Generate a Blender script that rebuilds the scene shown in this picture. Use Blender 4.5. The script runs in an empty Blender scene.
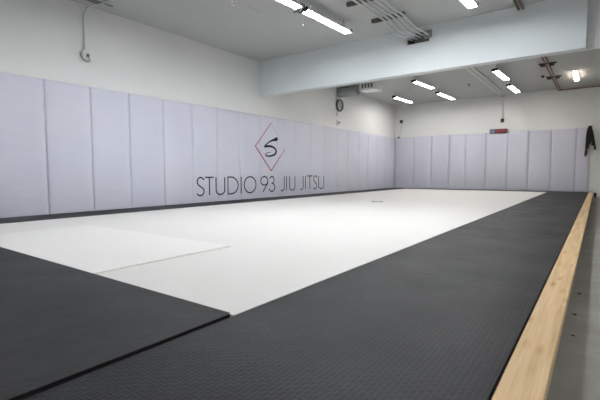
import bpy, bmesh, math, random
from mathutils import Vector, Matrix
random.seed(7)
sc = bpy.context.scene
C = sc.collection

# ------------------------------------------------------------ camera, world, exposure
YAW, PITCH, ROLL, FPX = 0.6314, -0.0681, -0.0013, 407.0
fw = Vector((-math.sin(YAW)*math.cos(PITCH), math.cos(YAW)*math.cos(PITCH), math.sin(PITCH)))
r0 = fw.cross(Vector((0, 0, 1))).normalized(); u0 = r0.cross(fw)
rr = r0*math.cos(ROLL)+u0*math.sin(ROLL); uu = -r0*math.sin(ROLL)+u0*math.cos(ROLL)
cam = bpy.data.cameras.new('camera'); camo = bpy.data.objects.new('camera', cam); C.objects.link(camo)
m = Matrix((rr, uu, -fw)).transposed().to_4x4(); m.translation = Vector((6.073, 0, 0.571)); camo.matrix_world = m
cam.sensor_width = 36; cam.lens = FPX*36/600; cam.clip_start = .02
cam.dof.use_dof = True; cam.dof.focus_distance = 7.0; cam.dof.aperture_fstop = 5.0
sc.camera = camo
w = bpy.data.worlds.new('world'); sc.world = w; w.use_nodes = True
w.node_tree.nodes['Background'].inputs[0].default_value = (.5, .55, .6, 1)
w.node_tree.nodes['Background'].inputs[1].default_value = .3
sc.view_settings.view_transform = 'Standard'; sc.view_settings.look = 'None'
sc.view_settings.exposure = 1.36; sc.view_settings.gamma = 1.0; sc.view_settings.use_curve_mapping = False
LIGHT = 30.0           # strength of the tubes
COOL = (.96, .98, 1.0); FAR = (1.0, .97, .93); WARM = (1.0, .86, .68)

# ------------------------------------------------------------ materials
def mat(name, col, rough=.6, metal=0, spec=.5, emit=None, es=0, nodes=None):
    M = bpy.data.materials.new(name); M.use_nodes = True
    b = M.node_tree.nodes['Principled BSDF']
    b.inputs['Base Color'].default_value = (*col, 1); b.inputs['Roughness'].default_value = rough
    b.inputs['Metallic'].default_value = metal; b.inputs['Specular IOR Level'].default_value = spec
    if emit: b.inputs['Emission Color'].default_value = (*emit, 1); b.inputs['Emission Strength'].default_value = es
    if nodes: nodes(M.node_tree, b)
    return M
def coords(t, scale=(1, 1, 1), rot=(0, 0, 0)):
    g = t.nodes.new('ShaderNodeNewGeometry'); mp = t.nodes.new('ShaderNodeMapping')
    mp.inputs['Scale'].default_value = scale; mp.inputs['Rotation'].default_value = rot
    t.links.new(g.outputs['Position'], mp.inputs['Vector']); return mp.outputs[0]
def noise(t, vec, scale, detail=3, rough=.5):
    n = t.nodes.new('ShaderNodeTexNoise'); n.inputs['Scale'].default_value = scale
    n.inputs['Detail'].default_value = detail; n.inputs['Roughness'].default_value = rough
    t.links.new(vec, n.inputs['Vector']); return n.outputs['Fac']
def ramp(t, fac, stops):
    r = t.nodes.new('ShaderNodeValToRGB'); e = r.color_ramp.elements
    while len(e) < len(stops): e.new(.5)
    for el, (p, c) in zip(e, stops): el.position = p; el.color = (*c, 1)
    t.links.new(fac, r.inputs[0]); return r.outputs[0]
def bump(t, b, h, strength, dist, prev=None):
    n = t.nodes.new('ShaderNodeBump'); n.inputs['Strength'].default_value = strength
    n.inputs['Distance'].default_value = dist; t.links.new(h, n.inputs['Height'])
    if prev: t.links.new(prev, n.inputs['Normal'])
    t.links.new(n.outputs[0], b.inputs['Normal']); return n.outputs[0]
def mottled(c, amt, scale, bs=0, bd=0, bscale=40):
    def f(t, b):
        v = coords(t); n = noise(t, v, scale, 4)
        lo = tuple(x*(1-amt) for x in c); hi = tuple(min(1, x*(1+amt)) for x in c)
        t.links.new(ramp(t, n, [(.3, lo), (.7, hi)]), b.inputs['Base Color'])
        if bs: bump(t, b, noise(t, v, bscale, 3), bs, bd)
    return f
WALLC = (.76, .77, .765)
M = {}
M['wall'] = mat('wall paint', WALLC, .75, spec=.3, nodes=mottled(WALLC, .02, 1.2, .15, .004, 60))
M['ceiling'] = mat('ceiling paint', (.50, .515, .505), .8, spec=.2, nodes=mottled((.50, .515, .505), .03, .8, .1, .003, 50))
BEAMC = (.76, .81, .83)
M['beam'] = mat('beam paint', BEAMC, .7, spec=.3, nodes=mottled(BEAMC, .02, 1.5))
M['dark'] = mat('black plastic', (.012, .012, .013), .45)
M['void'] = mat('painted cavity shade', (.02, .018, .016), .9)  # near-black colour standing in for shade inside the beam opening
M['white_plastic'] = mat('white plastic', (.72, .73, .72), .45)
M['reflector'] = mat('white enamel reflector', (.75, .77, .78), .35)
M['galv'] = mat('galvanised sheet', (.42, .46, .45), .42, metal=.6, nodes=mottled((.42, .46, .45), .12, 14))
M['conduit'] = mat('painted conduit', (.60, .62, .61), .4)
M['strut'] = mat('strut channel steel', (.17, .165, .155), .5, metal=.5)
M['pipe'] = mat('reddish brown pipe', (.20, .115, .08), .5)
M['clamp'] = mat('dark clamp', (.045, .04, .038), .6)
M['wire'] = mat('grey wire', (.16, .16, .16), .5)
M['cord'] = mat('pale cord', (.55, .56, .54), .6)
M['ink'] = mat('black lettering', (.012, .013, .02), .6, spec=.2)
M['red_ink'] = mat('red line print', (.36, .015, .03), .6, spec=.2)
M['pink_ink'] = mat('faded pink line print', (.46, .34, .38), .5)
M['tube_cool'] = mat('lit tube cool', (1, 1, 1), emit=COOL, es=LIGHT)
M['tube_far'] = mat('lit tube far room', (1, 1, 1), emit=FAR, es=LIGHT*.62)
M['tube_warm'] = mat('lit tube warm', (1, 1, 1), emit=WARM, es=LIGHT*.2)

def pad_nodes(t, b):
    v = coords(t)
    t.links.new(ramp(t, noise(t, v, 1.1, 2), [(.3, (.60, .61, .705)), (.7, (.635, .645, .735))]), b.inputs['Base Color'])
    p = bump(t, b, noise(t, coords(t, (1.2, 1.2, 5.5)), 1.6, 3), .32, .02)
    bump(t, b, noise(t, coords(t, (2, 2, 9)), 6, 3, .6), .12, .004, p)
M['pad'] = mat('pale lavender grey vinyl', (.52, .55, .64), .48, spec=.35, nodes=pad_nodes)

def tatami(c, fine, rough, wr):
    def f(t, b):
        v = coords(t, (1, 1, 1)); vr = coords(t, (1, 1, 1), (0, 0, math.pi/2))
        br = t.nodes.new('ShaderNodeTexBrick'); br.inputs['Scale'].default_value = 1
        for k, q in (('Brick Width', .030), ('Row Height', .017), ('Mortar Size', .0035), ('Mortar Smooth', .6)): br.inputs[k].default_value = q
        br.inputs['Color1'].default_value = br.inputs['Color2'].default_value = (1, 1, 1, 1); br.inputs['Mortar'].default_value = (0, 0, 0, 1)
        t.links.new(vr, br.inputs['Vector'])
        n = noise(t, v, 2.4, 5, .6)
        lo = tuple(x*(1-wr) for x in c); hi = tuple(x*(1+wr) for x in c)
        t.links.new(ramp(t, n, [(.3, lo), (.7, hi)]), b.inputs['Base Color'])
        p = bump(t, b, br.outputs['Color'], fine, .003)
        bump(t, b, noise(t, coords(t, (1, 1, 1)), 15, 6, .7), .34, .008, p)
        t.links.new(ramp(t, n, [(.3, (rough-.05,)*3), (.7, (rough+.05,)*3)]), b.inputs['Roughness'])
    return f
M['black_mat'] = mat('black tatami vinyl', (.03, .03, .032), .5, spec=.19, nodes=tatami((.0066, .0064, .0085), .32, .50, .16))
M['black_mat_smooth'] = mat('black smooth mat vinyl', (.03, .03, .032), .5, spec=.22, nodes=tatami((.0145, .014, .015), .2, .52, .06))
M['white_mat'] = mat('white tatami vinyl', (.74, .73, .69), .5, spec=.15, nodes=tatami((.755, .735, .71), .08, .5, .012))
M['white_mat_new'] = mat('brighter white mat vinyl', (.8, .79, .75), .5, spec=.15, nodes=tatami((.82, .80, .775), .06, .5, .008))
M['foam'] = mat('black foam edge', (.008, .008, .009), .9)
M['white_foam'] = mat('off white mat edge', (.42, .41, .38), .8)

def wood_nodes(t, b):
    v = coords(t, (26, 1.1, 26)); n = noise(t, v, 1.6, 4, .55)
    c = ramp(t, n, [(.25, (.46, .30, .135)), (.5, (.61, .425, .225)), (.75, (.70, .52, .30))])
    g = noise(t, coords(t, (90, 2, 90)), 2, 3)
    mx = t.nodes.new('ShaderNodeMix'); mx.data_type = 'RGBA'; mx.blend_type = 'MULTIPLY'; mx.inputs[0].default_value = .45
    t.links.new(c, mx.inputs[6]); t.links.new(ramp(t, g, [(.3, (.72, .62, .5)), (.6, (1, 1, 1))]), mx.inputs[7])
    vo = t.nodes.new('ShaderNodeTexVoronoi'); vo.inputs['Scale'].default_value = 1; t.links.new(coords(t, (16, 4.2, 3)), vo.inputs['Vector'])
    k = t.nodes.new('ShaderNodeMix'); k.data_type = 'RGBA'; k.blend_type = 'MULTIPLY'; k.inputs[0].default_value = .8
    t.links.new(mx.outputs[2], k.inputs[6]); t.links.new(ramp(t, vo.outputs['Distance'], [(.04, (.36, .2, .1)), (.13, (.75, .62, .5)), (.3, (1, 1, 1))]), k.inputs[7])
    t.links.new(k.outputs[2], b.inputs['Base Color']); bump(t, b, g, .2, .002)
M['wood'] = mat('pale pine', (.65, .42, .22), .55, nodes=wood_nodes)
def conc_nodes(t, b):
    n = noise(t, coords(t), 3.2, 8, .68); f = noise(t, coords(t), 45, 4)
    c = ramp(t, n, [(.3, (.20, .19, .165)), (.55, (.275, .262, .232)), (.75, (.34, .328, .295))])
    t.links.new(c, b.inputs['Base Color']); bump(t, b, f, .2, .003)
M['concrete'] = mat('grey concrete', (.25, .24, .21), .55, nodes=conc_nodes)
M['black_belt'] = mat('black cotton belt', (.014, .013, .015), .85)
M['maroon'] = mat('maroon cloth', (.09, .018, .03), .85)
M['blue_panel'] = mat('blue display panel', (.02, .03, .12), .4, emit=(.05, .07, .35), es=.02)
M['red_panel'] = mat('red display panel', (.09, .006, .018), .4, emit=(.5, .01, .05), es=.02)
M['digit_white'] = mat('pale lit digits', (.45, .5, .65), .4, emit=(.6, .7, 1), es=.08)
M['digit_red'] = mat('red lit digits', (.5, .10, .13), .4, emit=(1, .16, .2), es=.05)
M['clock_face'] = mat('clock face', (.34, .35, .35), .4)
M['rim'] = mat('dark clock rim', (.10, .10, .10), .4)
M['red_box'] = mat('red painted metal', (.35, .04, .04), .45)
M['scuff'] = mat('grey scuffed tape', (.36, .36, .35), .8)
M['plywood'] = mat('plywood', (.3, .2, .11), .8)

# ------------------------------------------------------------ helpers
def obj(name, bm, material, parent=None, smooth=False, loc=None):
    me = bpy.data.meshes.new(name); bmesh.ops.recalc_face_normals(bm, faces=bm.faces[:])
    bm.to_mesh(me); bm.free()
    if smooth:
        for p in me.polygons: p.use_smooth = True
    me.materials.append(M[material] if isinstance(material, str) else material)
    o = bpy.data.objects.new(name, me); C.objects.link(o)
    if parent: o.parent = parent
    if loc: o.location = loc
    return o
def tag(o, label, cat, group=None, kind=None):
    o['label'] = label; o['category'] = cat
    if group: o['group'] = group
    if kind: o['kind'] = kind
    return o
def thing(name, label, cat, loc=(0, 0, 0), rz=0, group=None):
    o = bpy.data.objects.new(name, None); o.empty_display_size = .1; C.objects.link(o)
    o.location = loc; o.rotation_euler = (0, 0, rz); return tag(o, label, cat, group)
def struct(name, bm, material):
    o = obj(name, bm, material); o['kind'] = 'structure'; return o
def box(bm, lo, hi, bevel=0, seg=2):
    r = bmesh.ops.create_cube(bm, size=1)['verts']
    for v in r: v.co = Vector([(a+b)/2+c*(b-a) for a, b, c in zip(lo, hi, v.co)])
    if bevel:
        es = list({e for v in r for e in v.link_edges})
        bmesh.ops.bevel(bm, geom=es, offset=bevel, segments=seg, affect='EDGES', profile=.5)
    return bm
def B(*boxes, bevel=0):
    bm = bmesh.new()
    for lo, hi in boxes: box(bm, lo, hi, bevel)
    return bm
def cyl(bm, a, b, r, seg=16, r2=None):
    a = Vector(a); b = Vector(b); d = b-a
    res = bmesh.ops.create_cone(bm, cap_ends=True, segments=seg, radius1=r, radius2=r if r2 is None else r2, depth=d.length)
    q = d.to_track_quat('Z', 'Y').to_matrix().to_4x4()
    bmesh.ops.transform(bm, matrix=Matrix.Translation((a+b)/2) @ q, verts=res['verts']); return bm
def smooth_path(pts, n=6):
    P = [Vector(p) for p in pts]; out = []
    P = [2*P[0]-P[1]]+P+[2*P[-1]-P[-2]]
    for i in range(1, len(P)-2):
        for k in range(n):
            t = k/n; a, b, c, d = P[i-1:i+3]
            out.append(.5*((2*b)+(c-a)*t+(2*a-5*b+4*c-d)*t*t+(3*b-a-3*c+d)*t**3))
    out.append(P[-2]); return out
def bent(pts, r=.08, n=5):
    """polyline whose corners are rounded"""
    P = [Vector(p) for p in pts]; out = [P[0]]
    for i in range(1, len(P)-1):
        a, b, c = P[i-1:i+2]; u = (a-b); v = (c-b); k = min(r, u.length*.45, v.length*.45)
        p0 = b+u.normalized()*k; p1 = b+v.normalized()*k
        for j in range(n+1):
            t = j/n; out.append(p0*(1-t)**2+b*2*t*(1-t)+p1*t*t)
    out.append(P[-1]); return out
def tube(bm, pts, r, seg=8):
    P = [Vector(p) for p in pts]; rings = []; up = Vector((.13, .21, .97)).normalized()
    for i, p in enumerate(P):
        d = (P[min(i+1, len(P)-1)]-P[max(i-1, 0)]).normalized()
        if i == 0: n = d.cross(up).normalized() if abs(d.dot(up)) < .98 else d.cross(Vector((1, 0, 0))).normalized()
        else: n = (n-d*n.dot(d)).normalized()
        bb = d.cross(n)
        rings.append([bm.verts.new(p+(n*math.cos(2*math.pi*k/seg)+bb*math.sin(2*math.pi*k/seg))*r) for k in range(seg)])
    for a, b in zip(rings, rings[1:]):
        for k in range(seg): bm.faces.new((a[k], a[(k+1) % seg], b[(k+1) % seg], b[k]))
    bm.faces.new(rings[0][::-1]); bm.faces.new(rings[-1]); return bm
def T(pts, r, seg=8): return tube(bmesh.new(), pts, r, seg)
def ribbon(bm, pts, widths, x=.0008, th=.0016):
    """flat printed stroke lying on a wall plane; pts are (y, z)"""
    P = [Vector(p) for p in pts]
    if not hasattr(widths, '__len__'): P = [p for i, p in enumerate(P) if i == 0 or (p-P[i-1]).length > 1e-4]
    n = len(P)
    if not hasattr(widths, '__len__'): widths = [widths]*n
    closed = (P[0]-P[-1]).length < 1e-4
    L, R = [], []
    for i, p in enumerate(P):
        if closed and i in (0, n-1): d0 = (P[-1]-P[-2]).normalized(); d1 = (P[1]-P[0]).normalized()
        else:
            d1 = (P[min(i+1, n-1)]-P[min(i, n-2)]).normalized(); d0 = (P[max(i, 1)]-P[max(i-1, 0)]).normalized()
        t = (d0+d1); t = t.normalized() if t.length > 1e-3 else d1
        nn = Vector((-t.y, t.x)); k = 1/max(.5, nn.dot(Vector((-d1.y, d1.x))))
        L.append(p+nn*widths[i]*.5*k); R.append(p-nn*widths[i]*.5*k)
    v = [[bm.verts.new((xx, q.x, q.y)) for q in S] for xx in (x+th, x) for S in (L, R)]
    a, b, c, d = v
    for i in range(n-1):
        bm.faces.new((a[i], a[i+1], b[i+1], b[i])); bm.faces.new((c[i], d[i], d[i+1], c[i+1]))
        bm.faces.new((a[i], c[i], c[i+1], a[i+1])); bm.faces.new((b[i], b[i+1], d[i+1], d[i]))
    bm.faces.new((a[0], b[0], d[0], c[0])); bm.faces.new((a[-1], c[-1], d[-1], b[-1])); return bm
def cells(bm, xs, ys, zs, solid):
    """solid built of grid cells: only the outer faces are made"""
    nx, ny, nz = len(xs)-1, len(ys)-1, len(zs)-1; V = {}
    def v(i, j, k):
        if (i, j, k) not in V: V[i, j, k] = bm.verts.new((xs[i], ys[j], zs[k]))
        return V[i, j, k]
    S = lambda i, j, k: 0 <= i < nx and 0 <= j < ny and 0 <= k < nz and solid(i, j, k)
    for i in range(nx):
        for j in range(ny):
            for k in range(nz):
                if not S(i, j, k): continue
                F = {(-1, 0, 0): [(0,0,0),(0,0,1),(0,1,1),(0,1,0)], (1, 0, 0): [(1,0,0),(1,1,0),(1,1,1),(1,0,1)],
                     (0, -1, 0): [(0,0,0),(1,0,0),(1,0,1),(0,0,1)], (0, 1, 0): [(0,1,0),(0,1,1),(1,1,1),(1,1,0)],
                     (0, 0, -1): [(0,0,0),(0,1,0),(1,1,0),(1,0,0)], (0, 0, 1): [(0,0,1),(1,0,1),(1,1,1),(0,1,1)]}
                for (a, b, c), q in F.items():
                    if not S(i+a, j+b, k+c): bm.faces.new([v(i+x, j+y, k+z) for x, y, z in q])
    return bm
def ordinal(n): return ['first', 'second', 'third', 'fourth', 'fifth', 'sixth', 'seventh', 'eighth', 'ninth', 'tenth', 'eleventh', 'twelfth', 'thirteenth', 'fourteenth'][n-1]

# ------------------------------------------------------------ the room
FZ = -.15; CZ = 3.0; BY = 14.25; RX = 7.6; NY = -3.2; WX = -.05; WY = 14.30
struct('floor', B(((WX-.1, NY-.1, FZ-.1), (RX+.1, WY+.1, FZ))), 'concrete')
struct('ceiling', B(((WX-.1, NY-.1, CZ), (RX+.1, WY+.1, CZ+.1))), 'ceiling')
struct('wall_left', B(((WX-.1, NY-.1, FZ), (WX, WY+.1, CZ))), 'wall')
struct('wall_back', B(((WX, WY, FZ), (RX, WY+.1, CZ))), 'wall')
struct('wall_right', B(((RX, NY-.1, FZ), (RX+.1, WY+.1, CZ))), 'wall')
struct('wall_near', B(((WX, NY-.1, FZ), (RX, NY, CZ))), 'wall')
# boxed beam over the mats with a cut-out where the conduits go in
HX = [WX, 3.335, 3.465, 3.72, 3.765, 5.865]; HY = [6.862, 6.955, 6.985]; HZ = [2.258, 2.745, 2.80, 2.865, 2.935, CZ]
hole = {(1, 1), (1, 2), (2, 1), (2, 2), (2, 3), (3, 2), (3, 3)}
bb = struct('trim_1', cells(bmesh.new(), HX, HY, HZ, lambda i, j, k: j == 1 or (i, k) not in hole), 'beam')
struct('wall_middle', B(((WX, 6.985, 2.258), (RX, 7.045, CZ))), 'wall')

# ------------------------------------------------------------ wall pads
EY = [.62, 1.24, 1.85, 2.47, 3.09, 3.70, 4.33, 4.95, 5.57, 6.20, 6.84, 7.48, 8.12, 8.77, 9.42, 10.08, 10.74, 11.40, 12.06, 12.72, 13.44, 14.246]
PADH = 1.83
def pad_bm(wd, axis, seed):
    """upholstered panel, face towards +x (axis y) or -y (axis x), puckered a little along its edges"""
    rnd = random.Random(seed); nu, nv, bm = 10, 24, bmesh.new(); th = .05; z0, z1 = -.035, PADH
    sag = [rnd.uniform(-.004, .004) for _ in range(4)]
    def P(u, v, d):
        e = min(u, 1-u)*wd; f = min(v, 1-v)*(z1-z0)
        puff = th-.016*math.exp(-e/.012)-.010*math.exp(-f/.014)-.003*math.exp(-e/.08)
        dd = puff*d if d else 0
        if d and v < .25: dd += .0018*math.sin(u*9+seed)*math.sin(v*60+seed*2+u*3)
        a = u*wd + (.0 if not d else 0); zz = z0+v*(z1-z0)+(0 if v < 1 else -.006*math.sin(math.pi*u)*0+sag[0]*(u-.5))
        return Vector((dd, a, zz)) if axis == 'y' else Vector((a, -dd, zz))
    us = [0, .012, .035, .08]+[.08+.84*(i+1)/nu for i in range(nu-1)]+[.92, .965, .988, 1]
    vs = [0, .004, .012]+[.012+.976*(i+1)/nv for i in range(nv-1)]+[.988, .996, 1]
    F = [[bm.verts.new(P(u, v, 1)) for v in vs] for u in us]
    for i in range(len(us)-1):
        for j in range(len(vs)-1): bm.faces.new((F[i][j], F[i+1][j], F[i+1][j+1], F[i][j+1]))
    bk = [bm.verts.new(P(u, v, 0)) for u, v in ((0, 0), (1, 0), (1, 1), (0, 1))]
    bm.faces.new(bk); n, q = len(us)-1, len(vs)-1
    bm.faces.new([F[i][0] for i in range(n+1)]+[bk[1], bk[0]]); bm.faces.new([F[i][q] for i in range(n, -1, -1)]+[bk[3], bk[2]])
    bm.faces.new([F[0][j] for j in range(q, -1, -1)]+[bk[0], bk[3]]); bm.faces.new([F[n][j] for j in range(q+1)]+[bk[2], bk[1]])
    return bm
LL = ['', 'pale grey wall pad on left wall just outside the left photo edge',
      'pale grey wall pad cut off by the left edge of the photo', 'pale grey wall pad second from the left edge of the photo, under the conduit box',
      'pale grey wall pad third from the left edge of the photo', 'pale grey wall pad fourth from the left edge of the photo',
      'blank pale grey wall pad directly left of the pad lettered S T', 'pale grey wall pad carrying the first black letters S and T',
      'pale grey wall pad carrying the letters U and D of STUDIO', 'pale grey wall pad carrying the O of STUDIO and the left diamond corner',
      'pale grey wall pad carrying the brushed S and the number 93', 'pale grey wall pad carrying JIU and the right end of the diamond',
      'pale grey wall pad carrying the JIT of JITSU', 'pale grey wall pad carrying the final letters S and U',
      'blank pale grey wall pad directly right of the final letters of JITSU']
for i in range(1, 21):
    wd = EY[i+1]-EY[i]-.003
    lab = LL[i] if i < 15 else 'plain pale grey left wall pad, %s from the far left corner of the room' % ordinal(21-i)
    tag(obj('wall_pad', pad_bm(wd, 'y', i), 'pad', smooth=True, loc=(WX+.001, EY[i], 0)), lab, 'wall pad', 'pads along the left wall')
EX = [.004, .70, 1.34, 1.94, 2.48, 3.11, 3.73, 4.32, 4.92, 5.53, 5.855]
for i in range(10):
    wd = EX[i+1]-EX[i]-.003
    lab = 'pale grey back wall pad, %s from the far left corner' % ordinal(i+1)
    if i == 5: lab = 'pale grey back wall pad directly under the red and blue timer'
    if i == 9: lab = 'narrow pale grey back wall pad at the right end, beside hanging belts'
    tag(obj('wall_pad', pad_bm(wd, 'x', 40+i), 'pad', smooth=True, loc=(EX[i], WY-.001, 0)), lab, 'wall pad', 'pads along the back wall')

# ------------------------------------------------------------ lettering and emblem on the pads
def arc(cx, cy, rx, ry, a0, a1, n=14):
    return [(cx+rx*math.cos(math.radians(a0+(a1-a0)*i/n)), cy+ry*math.sin(math.radians(a0+(a1-a0)*i/n))) for i in range(n+1)]
G = {  # strokes in a unit box (u, v)
 'S': [[(.93, .86)]+arc(.52, .77, .40, .23, 45, 180, 10)+[(.14, .68), (.26, .585), (.5, .50), (.78, .40), (.90, .32)]+arc(.47, .245, .45, .245, 0, -150, 12)],
 'T': [[(0, 1), (1, 1)], [(.5, 1), (.5, 0)]],
 'U': [[(0, 1), (0, .26)]+arc(.5, .26, .5, .26, 180, 360, 16)+[(1, 1)]],
 'D': [[(0, 0), (0, 1), (.30, 1)]+arc(.30, .5, .70, .5, 90, -90, 18)+[(0, 0)]],
 'I': [[(0, 0), (0, 1)]],
 'O': [arc(.5, .5, .5, .5, 90, 450, 28)],
 '9': [arc(.5, .72, .47, .28, 0, 360, 20), [(.97, .72), (.93, .55), (.30, 0)]],
 '3': [[(.02, .86)]+arc(.42, .77, .40, .23, 130, -75, 12)+[(.36, .54)]+arc(.42, .27, .52, .27, 80, -160, 16)],
 'J': [[(1, 1), (1, .22)]+arc(.48, .22, .52, .22, 0, -115, 10)],
}
LET = [('S', 5.01, 5.21), ('T', 5.22, 5.44), ('U', 5.5, 5.73), ('D', 5.82, 6.11), ('I', 6.2, 6.2), ('O', 6.29, 6.66), ('9', 6.81, 7.07), ('3', 7.12, 7.32), ('J', 7.48, 7.66), ('I', 7.75, 7.75), ('U', 7.87, 8.09), ('J', 8.28, 8.44), ('I', 8.54, 8.54), ('T', 8.61, 8.86), ('S', 8.89, 9.08), ('U', 9.15, 9.41)]
t = thing('wall_lettering', 'thin black capitals reading STUDIO 93 JIU JITSU low on the left wall pads', 'lettering', (.0012, 5.0, .12))
def glyph(ch, y0, y1, z0=.13, z1=.475, wd=.026):
    bm = bmesh.new()
    for s in G[ch]:
        s = [(y0+(y1-y0)*u-5.0, z0+(z1-z0)*v-.12) for u, v in s]; ribbon(bm, s, wd)
    return bm
for ch, a, b in LET: obj('digit' if ch in '93' else 'letter', glyph(ch, a, b), 'ink', t)
t = thing('wall_emblem', 'thin red open diamond around a black brushed S on the left wall pads', 'emblem', (.0012, 7.18, 1.14))
def rel(pts): return [(a-7.18, b-1.14) for a, b in pts]
bm = ribbon(bmesh.new(), rel([(7.185, 1.69), (6.65, 1.14)]), [.014, .020]); obj('diamond_line', bm, 'red_ink', t)
bm = ribbon(bmesh.new(), rel([(6.65, 1.145), (7.185, .60)]), [.026, .024]); obj('diamond_line', bm, 'red_ink', t)
bm = ribbon(bmesh.new(), rel([(7.18, .605), (7.70, 1.13)]), [.024, .012]); obj('diamond_line', bm, 'red_ink', t)
o = obj('diamond_line', ribbon(bmesh.new(), rel([(7.185, 1.69), (7.45, 1.42)]), [.012, .006]), 'pink_ink', t); o['label'] = 'faded pink upper right line'
sp = [(7.41, 1.315), (7.382, 1.335), (7.291, 1.318), (7.166, 1.28), (7.043, 1.215), (6.965, 1.15), (7.043, 1.158), (7.147, 1.165), (7.289, 1.136), (7.361, 1.065), (7.332, 1.000), (7.252, .962), (7.127, .940), (7.02, .943), (6.985, .975), (7.058, 1.012), (7.181, 1.028)]
wv = [.05, .105, .06, .036, .028, .046, .05, .05, .046, .05, .05, .042, .038, .03, .020, .016, .006]
S3 = smooth_path([(a, b, 0) for a, b in rel(sp)], 4); W3 = []
for i in range(len(wv)-1):
    for k in range(4): W3.append(wv[i]+(wv[i+1]-wv[i])*k/4)
W3.append(wv[-1]); obj('brushed_letter', ribbon(bmesh.new(), [(p.x, p.y) for p in S3], W3), 'ink', t)

# ------------------------------------------------------------ mats
MT = -.04
tag(obj('mat_platform', B(((WX+.06, NY+.3, FZ), (5.875, BY-.05, MT-.001))), 'plywood'), 'low wooden platform carrying the black and white mats', 'platform')
def mat_obj(x0, x1, y0, y1, top, surf, edge, label, group, gap=.0, bev=.003):
    t = thing('floor_mat', label, 'mat', ((x0+x1)/2, (y0+y1)/2, MT), 0, group)
    w2, l2 = (x1-x0)/2-gap, (y1-y0)/2-gap
    obj('mat_cover', B(((-w2, -l2, top-MT-.012), (w2, l2, top-MT)), bevel=bev), surf, t)
    obj('mat_edge', B(((-w2+.001, -l2+.001, 0), (w2-.001, l2-.001, top-MT-.012))), edge, t)
SX, EDX, WIN = .697, 4.917, 5.879
# black strip by the left wall
ys = [-1.0, 1.13, 3.25, 5.37, 7.49, 9.61, 11.73, 13.5]
for i, (a, b) in enumerate(zip(ys, ys[1:])):
    mat_obj(.012, SX-.001, a, b, 0, 'black_mat', 'foam', 'narrow black mat along the foot of the lettered left wall', 'black mats along the left wall', .001)
xs = [.012, 1.74, 3.6, EDX-.0]
for a, b in zip(xs, xs[1:]):
    mat_obj(a, b, 13.502, BY-.06, 0, 'black_mat', 'foam', 'narrow black mat at the foot of the back wall pads', 'black mats along the back wall', .001)
# black mats on the right, one metre wide
ys = [-1.9, .14, 2.245, 4.32, 6.4, 8.5, 10.6, 12.5, BY-.06]
for i, (a, b) in enumerate(zip(ys, ys[1:])):
    lab = ['black textured mat beside the timber, behind the camera', 'black textured mat nearest the camera beside the timber kerb'] + \
          ['black textured mat beside the timber kerb, %s row from the near end' % ordinal(k) for k in range(2, 8)]
    mat_obj(EDX+.002, WIN-.006, a, b, 0, 'black_mat', 'foam', lab[i], 'black mats beside the timber kerb', .0015)
# white field
yw = [1.13+1.06*k for k in range(12)]+[13.5]
first = True
for k, (a, b) in enumerate(zip(yw, yw[1:])):
    cuts = [SX, 1.66, 3.808, EDX] if k % 2 == 0 else [SX, 2.807, EDX]
    for x0, x1 in zip(cuts, cuts[1:]):
        if k == 0 and x0 == 1.66:
            mat_obj(x0, x1, a, b+.0, .0075, 'white_mat_new', 'white_foam', 'brighter white mat raised slightly, with a visible lip, beside the near black mat', None, .001, .0025)
        else:
            mat_obj(x0, x1, a, b, 0, 'white_mat', 'white_foam', 'white mat of the flush white field', 'flush white mats', .0, .0002)
# near black mat, raised by its own thickness, and the one under it
mat_obj(.7, 4.91, -1.9, 1.122, -.004, 'black_mat', 'foam', 'black mat lying under the large smooth black mat', None, .001)
t = thing('rolled_out_mat', 'large smooth black mat lying raised in the left foreground', 'mat', (2.8, -.3, -.004))
bm = bmesh.new(); top = .0105
out = [(-2.1, -1.5), (2.100, -1.5), (2.108, 1.10), (2.106, 1.420), (2.094, 1.430), (-2.1, 1.430)]
va = [bm.verts.new((x, y, 0)) for x, y in out]; vb = [bm.verts.new((x, y, top)) for x, y in out]
bm.faces.new(va[::-1]); bm.faces.new(vb)
for i in range(6): bm.faces.new((va[i], va[(i+1) % 6], vb[(i+1) % 6], vb[i]))
obj('mat_cover', bm, 'black_mat_smooth', t)
# timber kerb
ky = [-2.2, .6, 3.41, 6.38, 9.4, 11.7, 13.86]
for i, (a, b) in enumerate(zip(ky, ky[1:])):
    lab = ['pine timber of the kerb behind the camera', 'pine timber of the kerb nearest the camera, with dark knot', 'pine timber of the kerb, second from the near end', 'pine timber of the kerb, third from the near end', 'pine timber of the kerb, fourth from the near end', 'pine timber of the kerb at its far end by the back wall'][i]
    k = thing('timber_kerb', lab, 'timber', (WIN, a, FZ), 0, 'timbers of the kerb')
    obj('top_board', B(((0, .001, .112), (.106, b-a-.001, -FZ+.004+.001*(i % 2))), bevel=.003), 'wood', k)
    obj('riser', B(((.0, .001, 0), (.07, b-a-.001, .112))), 'plywood', k)
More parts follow.
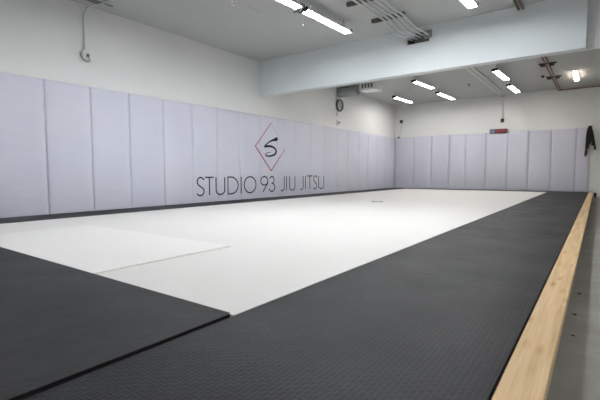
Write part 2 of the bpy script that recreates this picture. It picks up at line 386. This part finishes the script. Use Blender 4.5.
# bits on the mats and the concrete
bm = bmesh.new()
pts = [(2.58, 7.10), (2.64, 7.07), (2.70, 7.14), (2.79, 7.17), (2.76, 7.21), (2.66, 7.17), (2.60, 7.15)]
v = [bm.verts.new((x-2.69, y-7.14, .012+.004*math.sin(i*2.1))) for i, (x, y) in enumerate(pts)]; v2 = [bm.verts.new((q.co.x, q.co.y, 0)) for q in v]
bm.faces.new(v); bm.faces.new(v2[::-1])
for i in range(7): bm.faces.new((v2[i], v2[(i+1) % 7], v[(i+1) % 7], v[i]))
tag(obj('crumpled_tape', bm, 'scuff', loc=(2.69, 7.14, 0)), 'small grey crumpled scrap of tape far out on the white mats', 'tape')
for i, (x, y, s) in enumerate([(6.01, 2.88, 1.2), (6.005, 2.44, 1.0), (6.012, 2.12, .8)]):
    bm = bmesh.new(); bmesh.ops.create_icosphere(bm, subdivisions=2, radius=.007*s)
    for q in bm.verts: q.co.z *= .6; q.co.x *= 1.5; q.co *= 1+random.uniform(-.18, .18)
    tag(obj('debris_chip', bm, 'dark', loc=(x, y, FZ+.0035*s)), 'tiny dark chip on the concrete beside the timber, %s' % ['farthest of three', 'middle one of three', 'nearest of three'][i], 'debris', 'chips on the concrete')
tag(obj('foam_offcut', B(((-.025, -.04, 0), (.035, .04, .13)), bevel=.008), 'foam', loc=(6.02, 14.2, FZ)), 'small black foam block on the concrete at the far end of the timber', 'foam block')

# ------------------------------------------------------------ light fittings
def fitting(p0, p1, z, lab, tubemat='tube_cool', black_end=True, cordy=True, pull=False, group='hanging twin tube light fittings'):
    x0, y0 = p0; x1, y1 = p1; L = math.hypot(x1-x0, y1-y0); rz = -math.atan2(x1-x0, y1-y0)
    t = thing('tube_light', lab, 'light fitting', (x0, y0, z), rz, group); h = CZ-z
    bm = bmesh.new()      # folded sheet housing: spine and two sloping wings
    prof = [(-.068, -.001), (-.05, .026), (-.022, .045), (.022, .045), (.05, .026), (.068, -.001), (.066, -.003), (.048, .022), (.02, .039), (-.02, .039), (-.048, .022), (-.066, -.003)]
    A = [bm.verts.new((a, .012, c)) for a, c in prof]; D = [bm.verts.new((a, L-.012, c)) for a, c in prof]
    for i in range(12): bm.faces.new((A[i], A[(i+1) % 12], D[(i+1) % 12], D[i]))
    bm.faces.new(A); bm.faces.new(D[::-1]); obj('housing', bm, 'reflector', t)
    for s in (-1, 1):
        obj('lamp_tube', cyl(bmesh.new(), (s*.035, .03, .009), (s*.035, L-.03, .009), .013, 12), tubemat, t, True)
    obj('end_cap', B(((-.07, 0, -.014), (.06, .022, .05)), bevel=.004), 'dark' if black_end else 'reflector', t)
    obj('end_cap', B(((-.07, L-.022, -.012), (.07, L, .046)), bevel=.004), 'wire', t)
    for yy in (.16, L-.16):
        obj('hanging_wire', tube(T([(-.03, yy, .04), (0, yy, h)], .0022, 6), [(.03, yy, .04), (0, yy, h)], .0022, 6), 'wire', t)
    if cordy:
        obj('power_cord', T(smooth_path([(.02, .01, .045), (.03, -.05, .05), (.05, -.06, h*.6), (.06, -.02, h)], 5), .0035, 6), 'dark', t)
    if pull: obj('pull_cord', tube(T([(.0, -.012, -.01), (.0, -.012, -.19)], .0016, 6), [(.0, -.012, -.19), (.0, -.012, -.215)], .005, 6), 'cord', t)
    return t
def coupling(x, y, z):
    t = thing('light_coupling', 'black plug coupling joining the two long lights over the near mats', 'coupling', (x, y, z-.03))
    obj('plug_body', B(((-.06, -.035, -.01), (.05, .03, .055)), bevel=.01), 'dark', t)
    bm = bmesh.new(); tube(bm, smooth_path([(-.05, 0, .02), (-.11, -.04, .0), (-.13, .02, .03), (-.06, .03, .06), (.03, .02, .09), (.06, -.03, .05), (.02, -.05, .0)], 6), .008, 8); obj('looped_cord', bm, 'dark', t)
Z = 2.85; ZN = 2.83
fitting((2.53, 2.15), (2.60, 3.40), Z, 'added unseen twin tube light just above the top edge of the photo, left row', group=None, cordy=False)  # unseen fitting, added to brighten the front of the room
fitting((2.60, 3.44), (2.652, 4.67), ZN, 'left long light cut by the top edge of the photo', group=None, cordy=False)
fitting((2.655, 4.77), (2.70, 5.97), ZN, 'long twin tube light hanging left of the conduits, pull cord at its near end', pull=True, cordy=False, group=None)
coupling(2.655, 4.72, ZN)
fitting((2.40, -.10), (2.46, 1.13), Z, 'added unseen twin tube light over the left foreground mat, above the photo frame', group=None, cordy=False)  # added out of frame for more light on the left foreground
fitting((4.44, 2.40), (4.48, 3.64), Z, 'added unseen twin tube light over the camera side of the mats, right row', group=None, cordy=False)  # unseen unit added to light the near mats
fitting((4.50, 3.66), (4.53, 4.89), Z, 'added unseen twin tube light above the photo edge, right row', group=None, cordy=False)  # added out of view, lengthens the right row for brightness
fitting((4.53, 4.93), (4.58, 6.13), Z, 'twin tube light seen end on at the top edge, right of the conduits', group=None, cordy=False)
fitting((2.20, 8.18), (2.235, 9.38), Z, 'twin tube light peeking below the beam beside the white grille box', 'tube_far')
fitting((2.22, 10.13), (2.33, 11.29), Z, 'twin tube light beyond the beam, second of the middle row', 'tube_far', pull=True)
fitting((2.22, 12.04), (2.30, 13.36), Z, 'twin tube light nearest the back wall in the middle row', 'tube_far')
fitting((.94, 11.88), (1.02, 13.14), Z, 'twin tube light close to the far left corner of the room', 'tube_far', pull=True)
fitting((4.03, 8.28), (4.05, 9.50), Z, 'twin tube light peeking below the beam above the timer', 'tube_far')
fitting((4.10, 10.14), (4.15, 11.36), Z, 'twin tube light beyond the beam, nearer one of the right row', 'tube_far')
fitting((4.07, 12.12), (4.12, 13.30), Z, 'twin tube light beyond the beam, farther one of the right row', 'tube_far')
fitting((6.55, .6), (6.55, 1.8), Z, 'added unseen twin tube light over the concrete aisle behind the camera', 'tube_cool', group=None)  # unseen aisle lamp, added because the near end was too dark
t = thing('ceiling_light', 'single warm light mounted on the ceiling at far right', 'light fitting', (5.53, 11.83, CZ))
obj('housing', B(((-.06, 0, -.03), (.06, 1.13, 0)), bevel=.004), 'reflector', t)
bm = bmesh.new(); box(bm, (-.05, .03, -.075), (.05, 1.10, -.03), .02, 3); obj('diffuser', bm, 'tube_warm', t)

# ------------------------------------------------------------ conduits into the beam
def conduit(x0, x1, x2, zoff, lab):
    pts = bent([(x0, NY+.02, 2.945), (x0+.03, 5.0, 2.945), (x0+.07, 6.12, 2.945), (x0+.09, 6.34, 2.87+zoff), (x1+.02, 6.60, 2.84+zoff), (x2+.02, 6.95, 2.85+zoff)], .16, 6)
    tag(obj('ceiling_conduit', T(pts, .016, 10), 'conduit', smooth=True), lab, 'conduit', 'conduits entering the beam')
for i, x in enumerate([3.21, 3.29, 3.37, 3.45, 3.53]):
    conduit(x, x+.12, x+.20-.012*i, -.03+.012*i, 'pale ceiling conduit entering the beam opening, %s of five from the left' % ordinal(i+1))
for y in (3.9, 5.25, 6.05):
    o = obj('strut_channel', cells(bmesh.new(), [0, .012, .043, .055], [0, .54], [0, .045, .055], lambda i, j, k: k == 1 or i != 1), 'strut', loc=(3.60, y, CZ-.055))
    o.rotation_euler = (0, 0, math.radians(90))
    tag(o, {3.9: 'steel strut channel under the ceiling above the photo edge', 5.25: 'dark steel strut channel under the conduits at the top edge', 6.05: 'dark steel strut channel holding the conduits nearest the beam'}[y], 'strut', 'strut channels under the ceiling')
t = thing('junction_box', 'open grey metal box inside the beam opening behind the conduits', 'junction box', (3.5, 6.92, 2.76))
obj('back_plate', B(((-.15, .0, .0), (.25, .02, .165))), 'strut', t)
obj('opening_shade', B(((-.155, -.03, -.005), (-.06, -.0, .09)), ((-.04, -.03, .10), (.09, -.0, .165))), 'void', t)  # dark blocks paint the shaded depth of the opening
obj('cover_flap', B(((.12, -.045, .035), (.255, -.04, .172)), bevel=.001), 'galv', t)
# reddish pipes on either side of the beam
def pipes(ya, yb, turn, lab1, lab2):
    for k, (x, lb) in enumerate(((5.035, lab1), (5.095, lab2))):
        if turn: pts = bent([(x, ya, 2.95), (x, yb-.05*(1-k)*0+(-.05 if k else 0), 2.95), (RX-.02, yb+(-.05 if k else 0), 2.95)], .06)
        else: pts = [(x, ya, 2.95), (x, (ya+yb)/2, 2.95), (x, yb, 2.95)]
        tag(obj('ceiling_pipe', T(pts, .016, 10), 'pipe', smooth=True), lb, 'pipe', 'reddish pipes under the ceiling')
pipes(NY+.02, 6.86, False, 'reddish brown pipe entering the beam at the top edge, left one', 'reddish brown pipe entering the beam at the top edge, right one')
pipes(7.05, 14.22, True, 'reddish brown pipe beyond the beam, left one, turning along the back wall', 'reddish brown pipe beyond the beam, right one, turning along the back wall')
for y, lb in ((10.75, 'dark pipe clamp on the pipes nearer the beam'), (12.3, 'dark pipe clamp on the pipes nearer the back wall')):
    t = thing('pipe_clamp', lb, 'clamp', (5.065, y, CZ), 0, 'dark pipe clamps')
    obj('channel', B(((-.17, -.03, -.03), (.17, .03, 0)), bevel=.003), 'clamp', t)
    for s in (-.085, .085) : obj('saddle', B(((s-.055, -.032, -.075), (s+.045, .032, -.03)), bevel=.008), 'clamp', t)
# raceway and conduit down the back wall to the timer
t = thing('ceiling_raceway', 'pale shallow raceway running along the ceiling to the back wall', 'raceway', (3.57, 7.2, CZ))
obj('channel', B(((-.09, 0, -.035), (.09, 7.05, 0)), bevel=.003), 'conduit', t)
obj('lid_seam', B(((-.03, 0, -.041), (.03, 7.05, -.035))), 'galv', t)
t = thing('wall_conduit', 'thin pale conduit dropping down the back wall to a dark outlet box', 'conduit', (3.56, WY, 2.18))
obj('pipe', T([(0, -.02, .06), (0, -.02, .5), (0, -.02, .78)], .012), 'conduit', t)
obj('outlet_box', B(((-.04, -.06, -.04), (.045, 0, .07)), bevel=.006), 'dark', t)
obj('wall_flange', B(((-.09, -.05, .76), (.09, 0, .815)), bevel=.004), 'galv', t)
# timer
t = thing('wall_timer', 'long digital wall timer, blue left end and red right end, above the back pads', 'timer', (3.465, WY, 1.845))
obj('case', B(((-.25, -.10, -.045), (.25, 0, .085)), bevel=.006), 'dark', t)
obj('blue_panel', B(((-.24, -.105, -.035), (-.085, -.1, .075))), 'blue_panel', t)
obj('red_panel', B(((-.083, -.105, -.035), (.235, -.1, .075))), 'red_panel', t)
def seg7(bm, x, z, wd, ht, on):
    s = .010; S = {'a': ((0, ht-s), (wd, ht)), 'b': ((wd-s, ht/2), (wd, ht)), 'c': ((wd-s, 0), (wd, ht/2)), 'd': ((0, 0), (wd, s)), 'e': ((0, 0), (s, ht/2)), 'f': ((0, ht/2), (s, ht)), 'g': ((0, ht/2-s/2), (wd, ht/2+s/2))}
    for c in on: (a, b), (d, e) = S[c]; box(bm, (x+a, -.107, z+b), (x+d, -.105, z+e))
bm = bmesh.new(); seg7(bm, -.225, -.022, .05, .084, 'abcdef'); seg7(bm, -.155, -.022, .05, .084, 'abged'); obj('digits', bm, 'digit_white', t)
bm = bmesh.new()
for x in (-.065, .005, .085, .155): seg7(bm, x, -.022, .05, .084, 'abcdef')
obj('digits', bm, 'digit_red', t)
obj('bracket_arm', T(bent([(.25, -.05, .07), (.29, -.08, .02), (.31, -.04, -.03), (.27, -.05, -.055)], .02), .008), 'dark', t)
# corner device with its cord
t = thing('corner_camera', 'small black camera on the back wall near the far left corner with a hanging cord', 'camera', (.22, WY, 2.40))
obj('body', B(((-.045, -.09, -.05), (.05, -.015, .055)), bevel=.008), 'dark', t)
obj('lens', cyl(bmesh.new(), (0, -.09, 0), (0, -.105, 0), .022), 'rim', t)
obj('mount', B(((-.02, -.015, -.02), (.02, 0, .02))), 'white_plastic', t)
obj('cord', T(smooth_path([(0, -.03, -.05), (.0, -.012, -.2), (-.06, -.01, -.4), (-.10, -.012, -.555)], 6), .004, 6), 'wire', t)
obj('plug', B(((-.14, -.05, -.60), (-.06, 0, -.545)), bevel=.006), 'dark', t)
# red box at the right edge
t = thing('alarm_box', 'red box on the back wall cut by the right edge of the photo', 'alarm box', (6.20, WY, .72))
obj('case', B(((-.09, -.05, -.06), (.06, 0, .07)), bevel=.006), 'red_box', t)
obj('cover', B(((-.07, -.056, -.04), (.04, -.05, .05)), bevel=.002), 'red_box', t)
# belts on a hook
t = thing('hanging_belts', 'black cloth belts with a maroon end hung on the back wall at far right', 'belts', (5.82, BY-.02, 1.81))
obj('hook', T(bent([(.05, .07, .0), (.05, -.03, .0), (.05, -.07, .03)], .02), .007), 'strut', t)
def strap(pts, wd, th=.012):
    P = smooth_path(pts, 5); bm = bmesh.new(); R = []
    for i, p in enumerate(P):
        d = (P[min(i+1, len(P)-1)]-P[max(i-1, 0)]).normalized(); s = d.cross(Vector((0, 1, 0))).normalized()*wd/2; n = Vector((0, th/2, 0))
        R.append([bm.verts.new(p+q) for q in (s+n, -s+n, -s-n, s-n)])
    for a, b in zip(R, R[1:]):
        for k in range(4): bm.faces.new((a[k], a[(k+1) % 4], b[(k+1) % 4], b[k]))
    bm.faces.new(R[0]); bm.faces.new(R[-1][::-1]); return bm
obj('belt', strap([(-.045, -.07, -.40), (-.02, -.08, -.12), (.02, -.08, .02), (.06, -.07, -.08), (.105, -.06, -.32), (.16, -.055, -.62)], .055, .014), 'black_belt', t)
obj('belt', strap([(-.05, -.055, -.76), (-.04, -.07, -.46), (-.03, -.09, -.16), (.01, -.10, .03), (.05, -.09, -.06), (.075, -.075, -.26), (.10, -.07, -.50)], .065, .016), 'black_belt', t)
obj('belt', strap([(-.015, -.045, -.58), (-.01, -.045, -.25), (.02, -.05, .0), (.04, -.05, -.15), (.02, -.05, -.46)], .055, .014), 'black_belt', t)
obj('belt', strap([(-.065, -.10, -.80), (-.06, -.105, -.66), (-.045, -.11, -.56)], .045, .012), 'maroon', t)
obj('knot', box(bmesh.new(), (-.03, -.12, -.07), (.07, -.05, .05), .022, 3), 'black_belt', t, True)

# ------------------------------------------------------------ left wall fittings
t = thing('outlet_box', 'small white outlet box high on the left wall, fed by a conduit from the ceiling', 'outlet box', (WX, 3.045, 2.26))
obj('conduit', T(bent([(.015, 0, .08), (.015, 0, .60), (.05, .04, .71), (.22, .12, .72), (.8, .16, .72)], .03), .0095, 8), 'conduit', t, True)
obj('back_box', B(((0, -.045, -.04), (.045, .045, .09)), bevel=.006), 'white_plastic', t)
obj('plug', B(((.045, .005, -.01), (.085, .035, .03)), bevel=.004), 'wire', t)
obj('cord', T(smooth_path([(.07, .02, -.01), (.06, .05, -.05), (.03, .03, -.07), (.03, -.02, -.06), (.04, -.07, -.01), (.02, -.07, .05)], 6), .006, 6), 'wire', t)
for i, (x, a, b) in enumerate([(.24, 2.75, 3.34), (.17, 2.78, 3.20)]):
    tag(obj('ceiling_slot', B(((-.011, 0, -.012), (.011, b-a, 0))), 'strut', loc=(x, a, CZ)), 'thin dark metal strip on the ceiling at top left, %s the wall' % ['farther from', 'nearer'][i], 'metal strip', 'dark strips on the ceiling')
# sprinklers and small ceiling marks
def sprinkler(x, y, lab, dark=True):
    t = thing('sprinkler', lab, 'sprinkler', (x, y, CZ), 0, 'ceiling sprinklers')
    obj('escutcheon', cyl(bmesh.new(), (0, 0, 0), (0, 0, -.012), .04, 20), 'wire' if dark else 'white_plastic', t)
    obj('stem', cyl(bmesh.new(), (0, 0, -.012), (0, 0, -.05), .012, 12), 'strut' if dark else 'white_plastic', t)
    obj('deflector', cyl(bmesh.new(), (0, 0, -.05), (0, 0, -.056), .026, 12), 'strut' if dark else 'white_plastic', t)
sprinkler(1.79, 4.27, 'small pale sprinkler on the ceiling at the top edge left of the lights', False)
sprinkler(3.09, 12.0, 'small dark sprinkler on the far ceiling left of the raceway')
def smoke(x, y, lab):
    t = thing('smoke_detector', lab, 'detector', (x, y, CZ))
    obj('base', cyl(bmesh.new(), (0, 0, 0), (0, 0, -.03), .06, 24), 'white_plastic', t)
    obj('dome', cyl(bmesh.new(), (-.02, -.02, -.03), (-.02, -.02, -.075), .045, 20, .02), 'dark', t)
smoke(4.88, 12.0, 'round dark ceiling device left of the far pipes')
tag(obj('ceiling_patch', B(((-.05, -.14, -.006), (.05, .14, 0)), bevel=.002), 'ceiling', loc=(1.79, 4.65, CZ)), 'faint oblong patch on the ceiling left of the long light', 'patch')
# round wall clock and the little outlet under it
t = thing('wall_clock', 'round dark rimmed clock high on the left wall beyond the beam', 'clock', (WX, 10.27, 2.49))
bm = bmesh.new(); n = 32
rp = [(.15, 0), (.175, .01), (.18, .045), (.165, .07), (.14, .066), (.132, .03)]
R = [[bm.verts.new((h, r*math.cos(2*math.pi*k/n), r*math.sin(2*math.pi*k/n))) for r, h in rp] for k in range(n)]
for k in range(n):
    for j in range(5): bm.faces.new((R[k][j], R[(k+1) % n][j], R[(k+1) % n][j+1], R[k][j+1]))
obj('rim', bm, 'rim', t, True)
obj('clock_face', cyl(bmesh.new(), (0, 0, 0), (.035, 0, 0), .135, 32), 'clock_face', t)
bm = bmesh.new(); ribbon(bm, [(0, 0), (.05, -.06)], .014, .036); obj('hour_hand', bm, 'dark', t)
bm = bmesh.new(); ribbon(bm, [(0, 0), (-.02, .095)], .009, .037); obj('minute_hand', bm, 'dark', t)
obj('cord', tube(T([(.012, -.12, .12), (.012, -.125, .50)], .006, 6), [(.012, -.12, .12), (.012, -.09, .08)], .006, 6), 'wire', t)
t = thing('outlet_box', 'small white outlet below the round clock on the left wall', 'outlet box', (WX, 10.2, 1.97))
obj('back_box', B(((0, -.055, -.05), (.045, .055, .09)), bevel=.006), 'white_plastic', t)
obj('plug', B(((.045, -.02, .0), (.075, .03, .04)), bevel=.004), 'dark', t)
obj('small_box', B(((0, -.07, .22), (.03, .03, .32)), bevel=.004), 'conduit', t)
# duct and grille box beyond the beam
t = thing('ceiling_duct', 'grey galvanised round duct coming out of the left wall beyond the beam', 'duct', (WX, 10.3, CZ-.02))
obj('duct_body', cyl(bmesh.new(), (0, 0, -.12), (.60, 0, -.12), .135, 28), 'galv', t, False)
for x in (.01, .33, .58): obj('duct_ring', cyl(bmesh.new(), (x, 0, -.12), (x+.025, 0, -.12), .141, 28), 'galv', t)
t = thing('grille_box', 'white ventilation box with slotted grille at the end of the grey duct', 'ventilation box', (.72, 10.08, 2.79))
obj('case', B(((0, 0, .0), (.47, .42, .20)), bevel=.004), 'reflector', t)
obj('collar', B(((-.06, .06, .02), (0, .36, .19))), 'galv', t)
g = obj('grille', B(((.04, -.012, .03), (.44, 0, .185))), 'white_plastic', t)
for k in range(4): obj('slot', B(((.065+.092*k, -.014, .05), (.122+.092*k, -.0115, .165))), 'strut', g)
# pipe just behind the beam
t = thing('sprinkler_main', 'grey pipe running along the back of the beam', 'pipe', (.1, 7.16, 2.30))
obj('pipe', T([(0, 0, .02), (3.5, 0, .02), (RX-.2, 0, .02)], .024, 12), 'conduit', t, True)
for x in (.9, 2.15, 3.4, 4.7): obj('coupling', cyl(bmesh.new(), (x, 0, .02), (x+.12, 0, .02), .034, 14), 'strut', t); obj('hanger', B(((x+.05, -.006, .05), (x+.07, .006, .70))), 'wire', t)
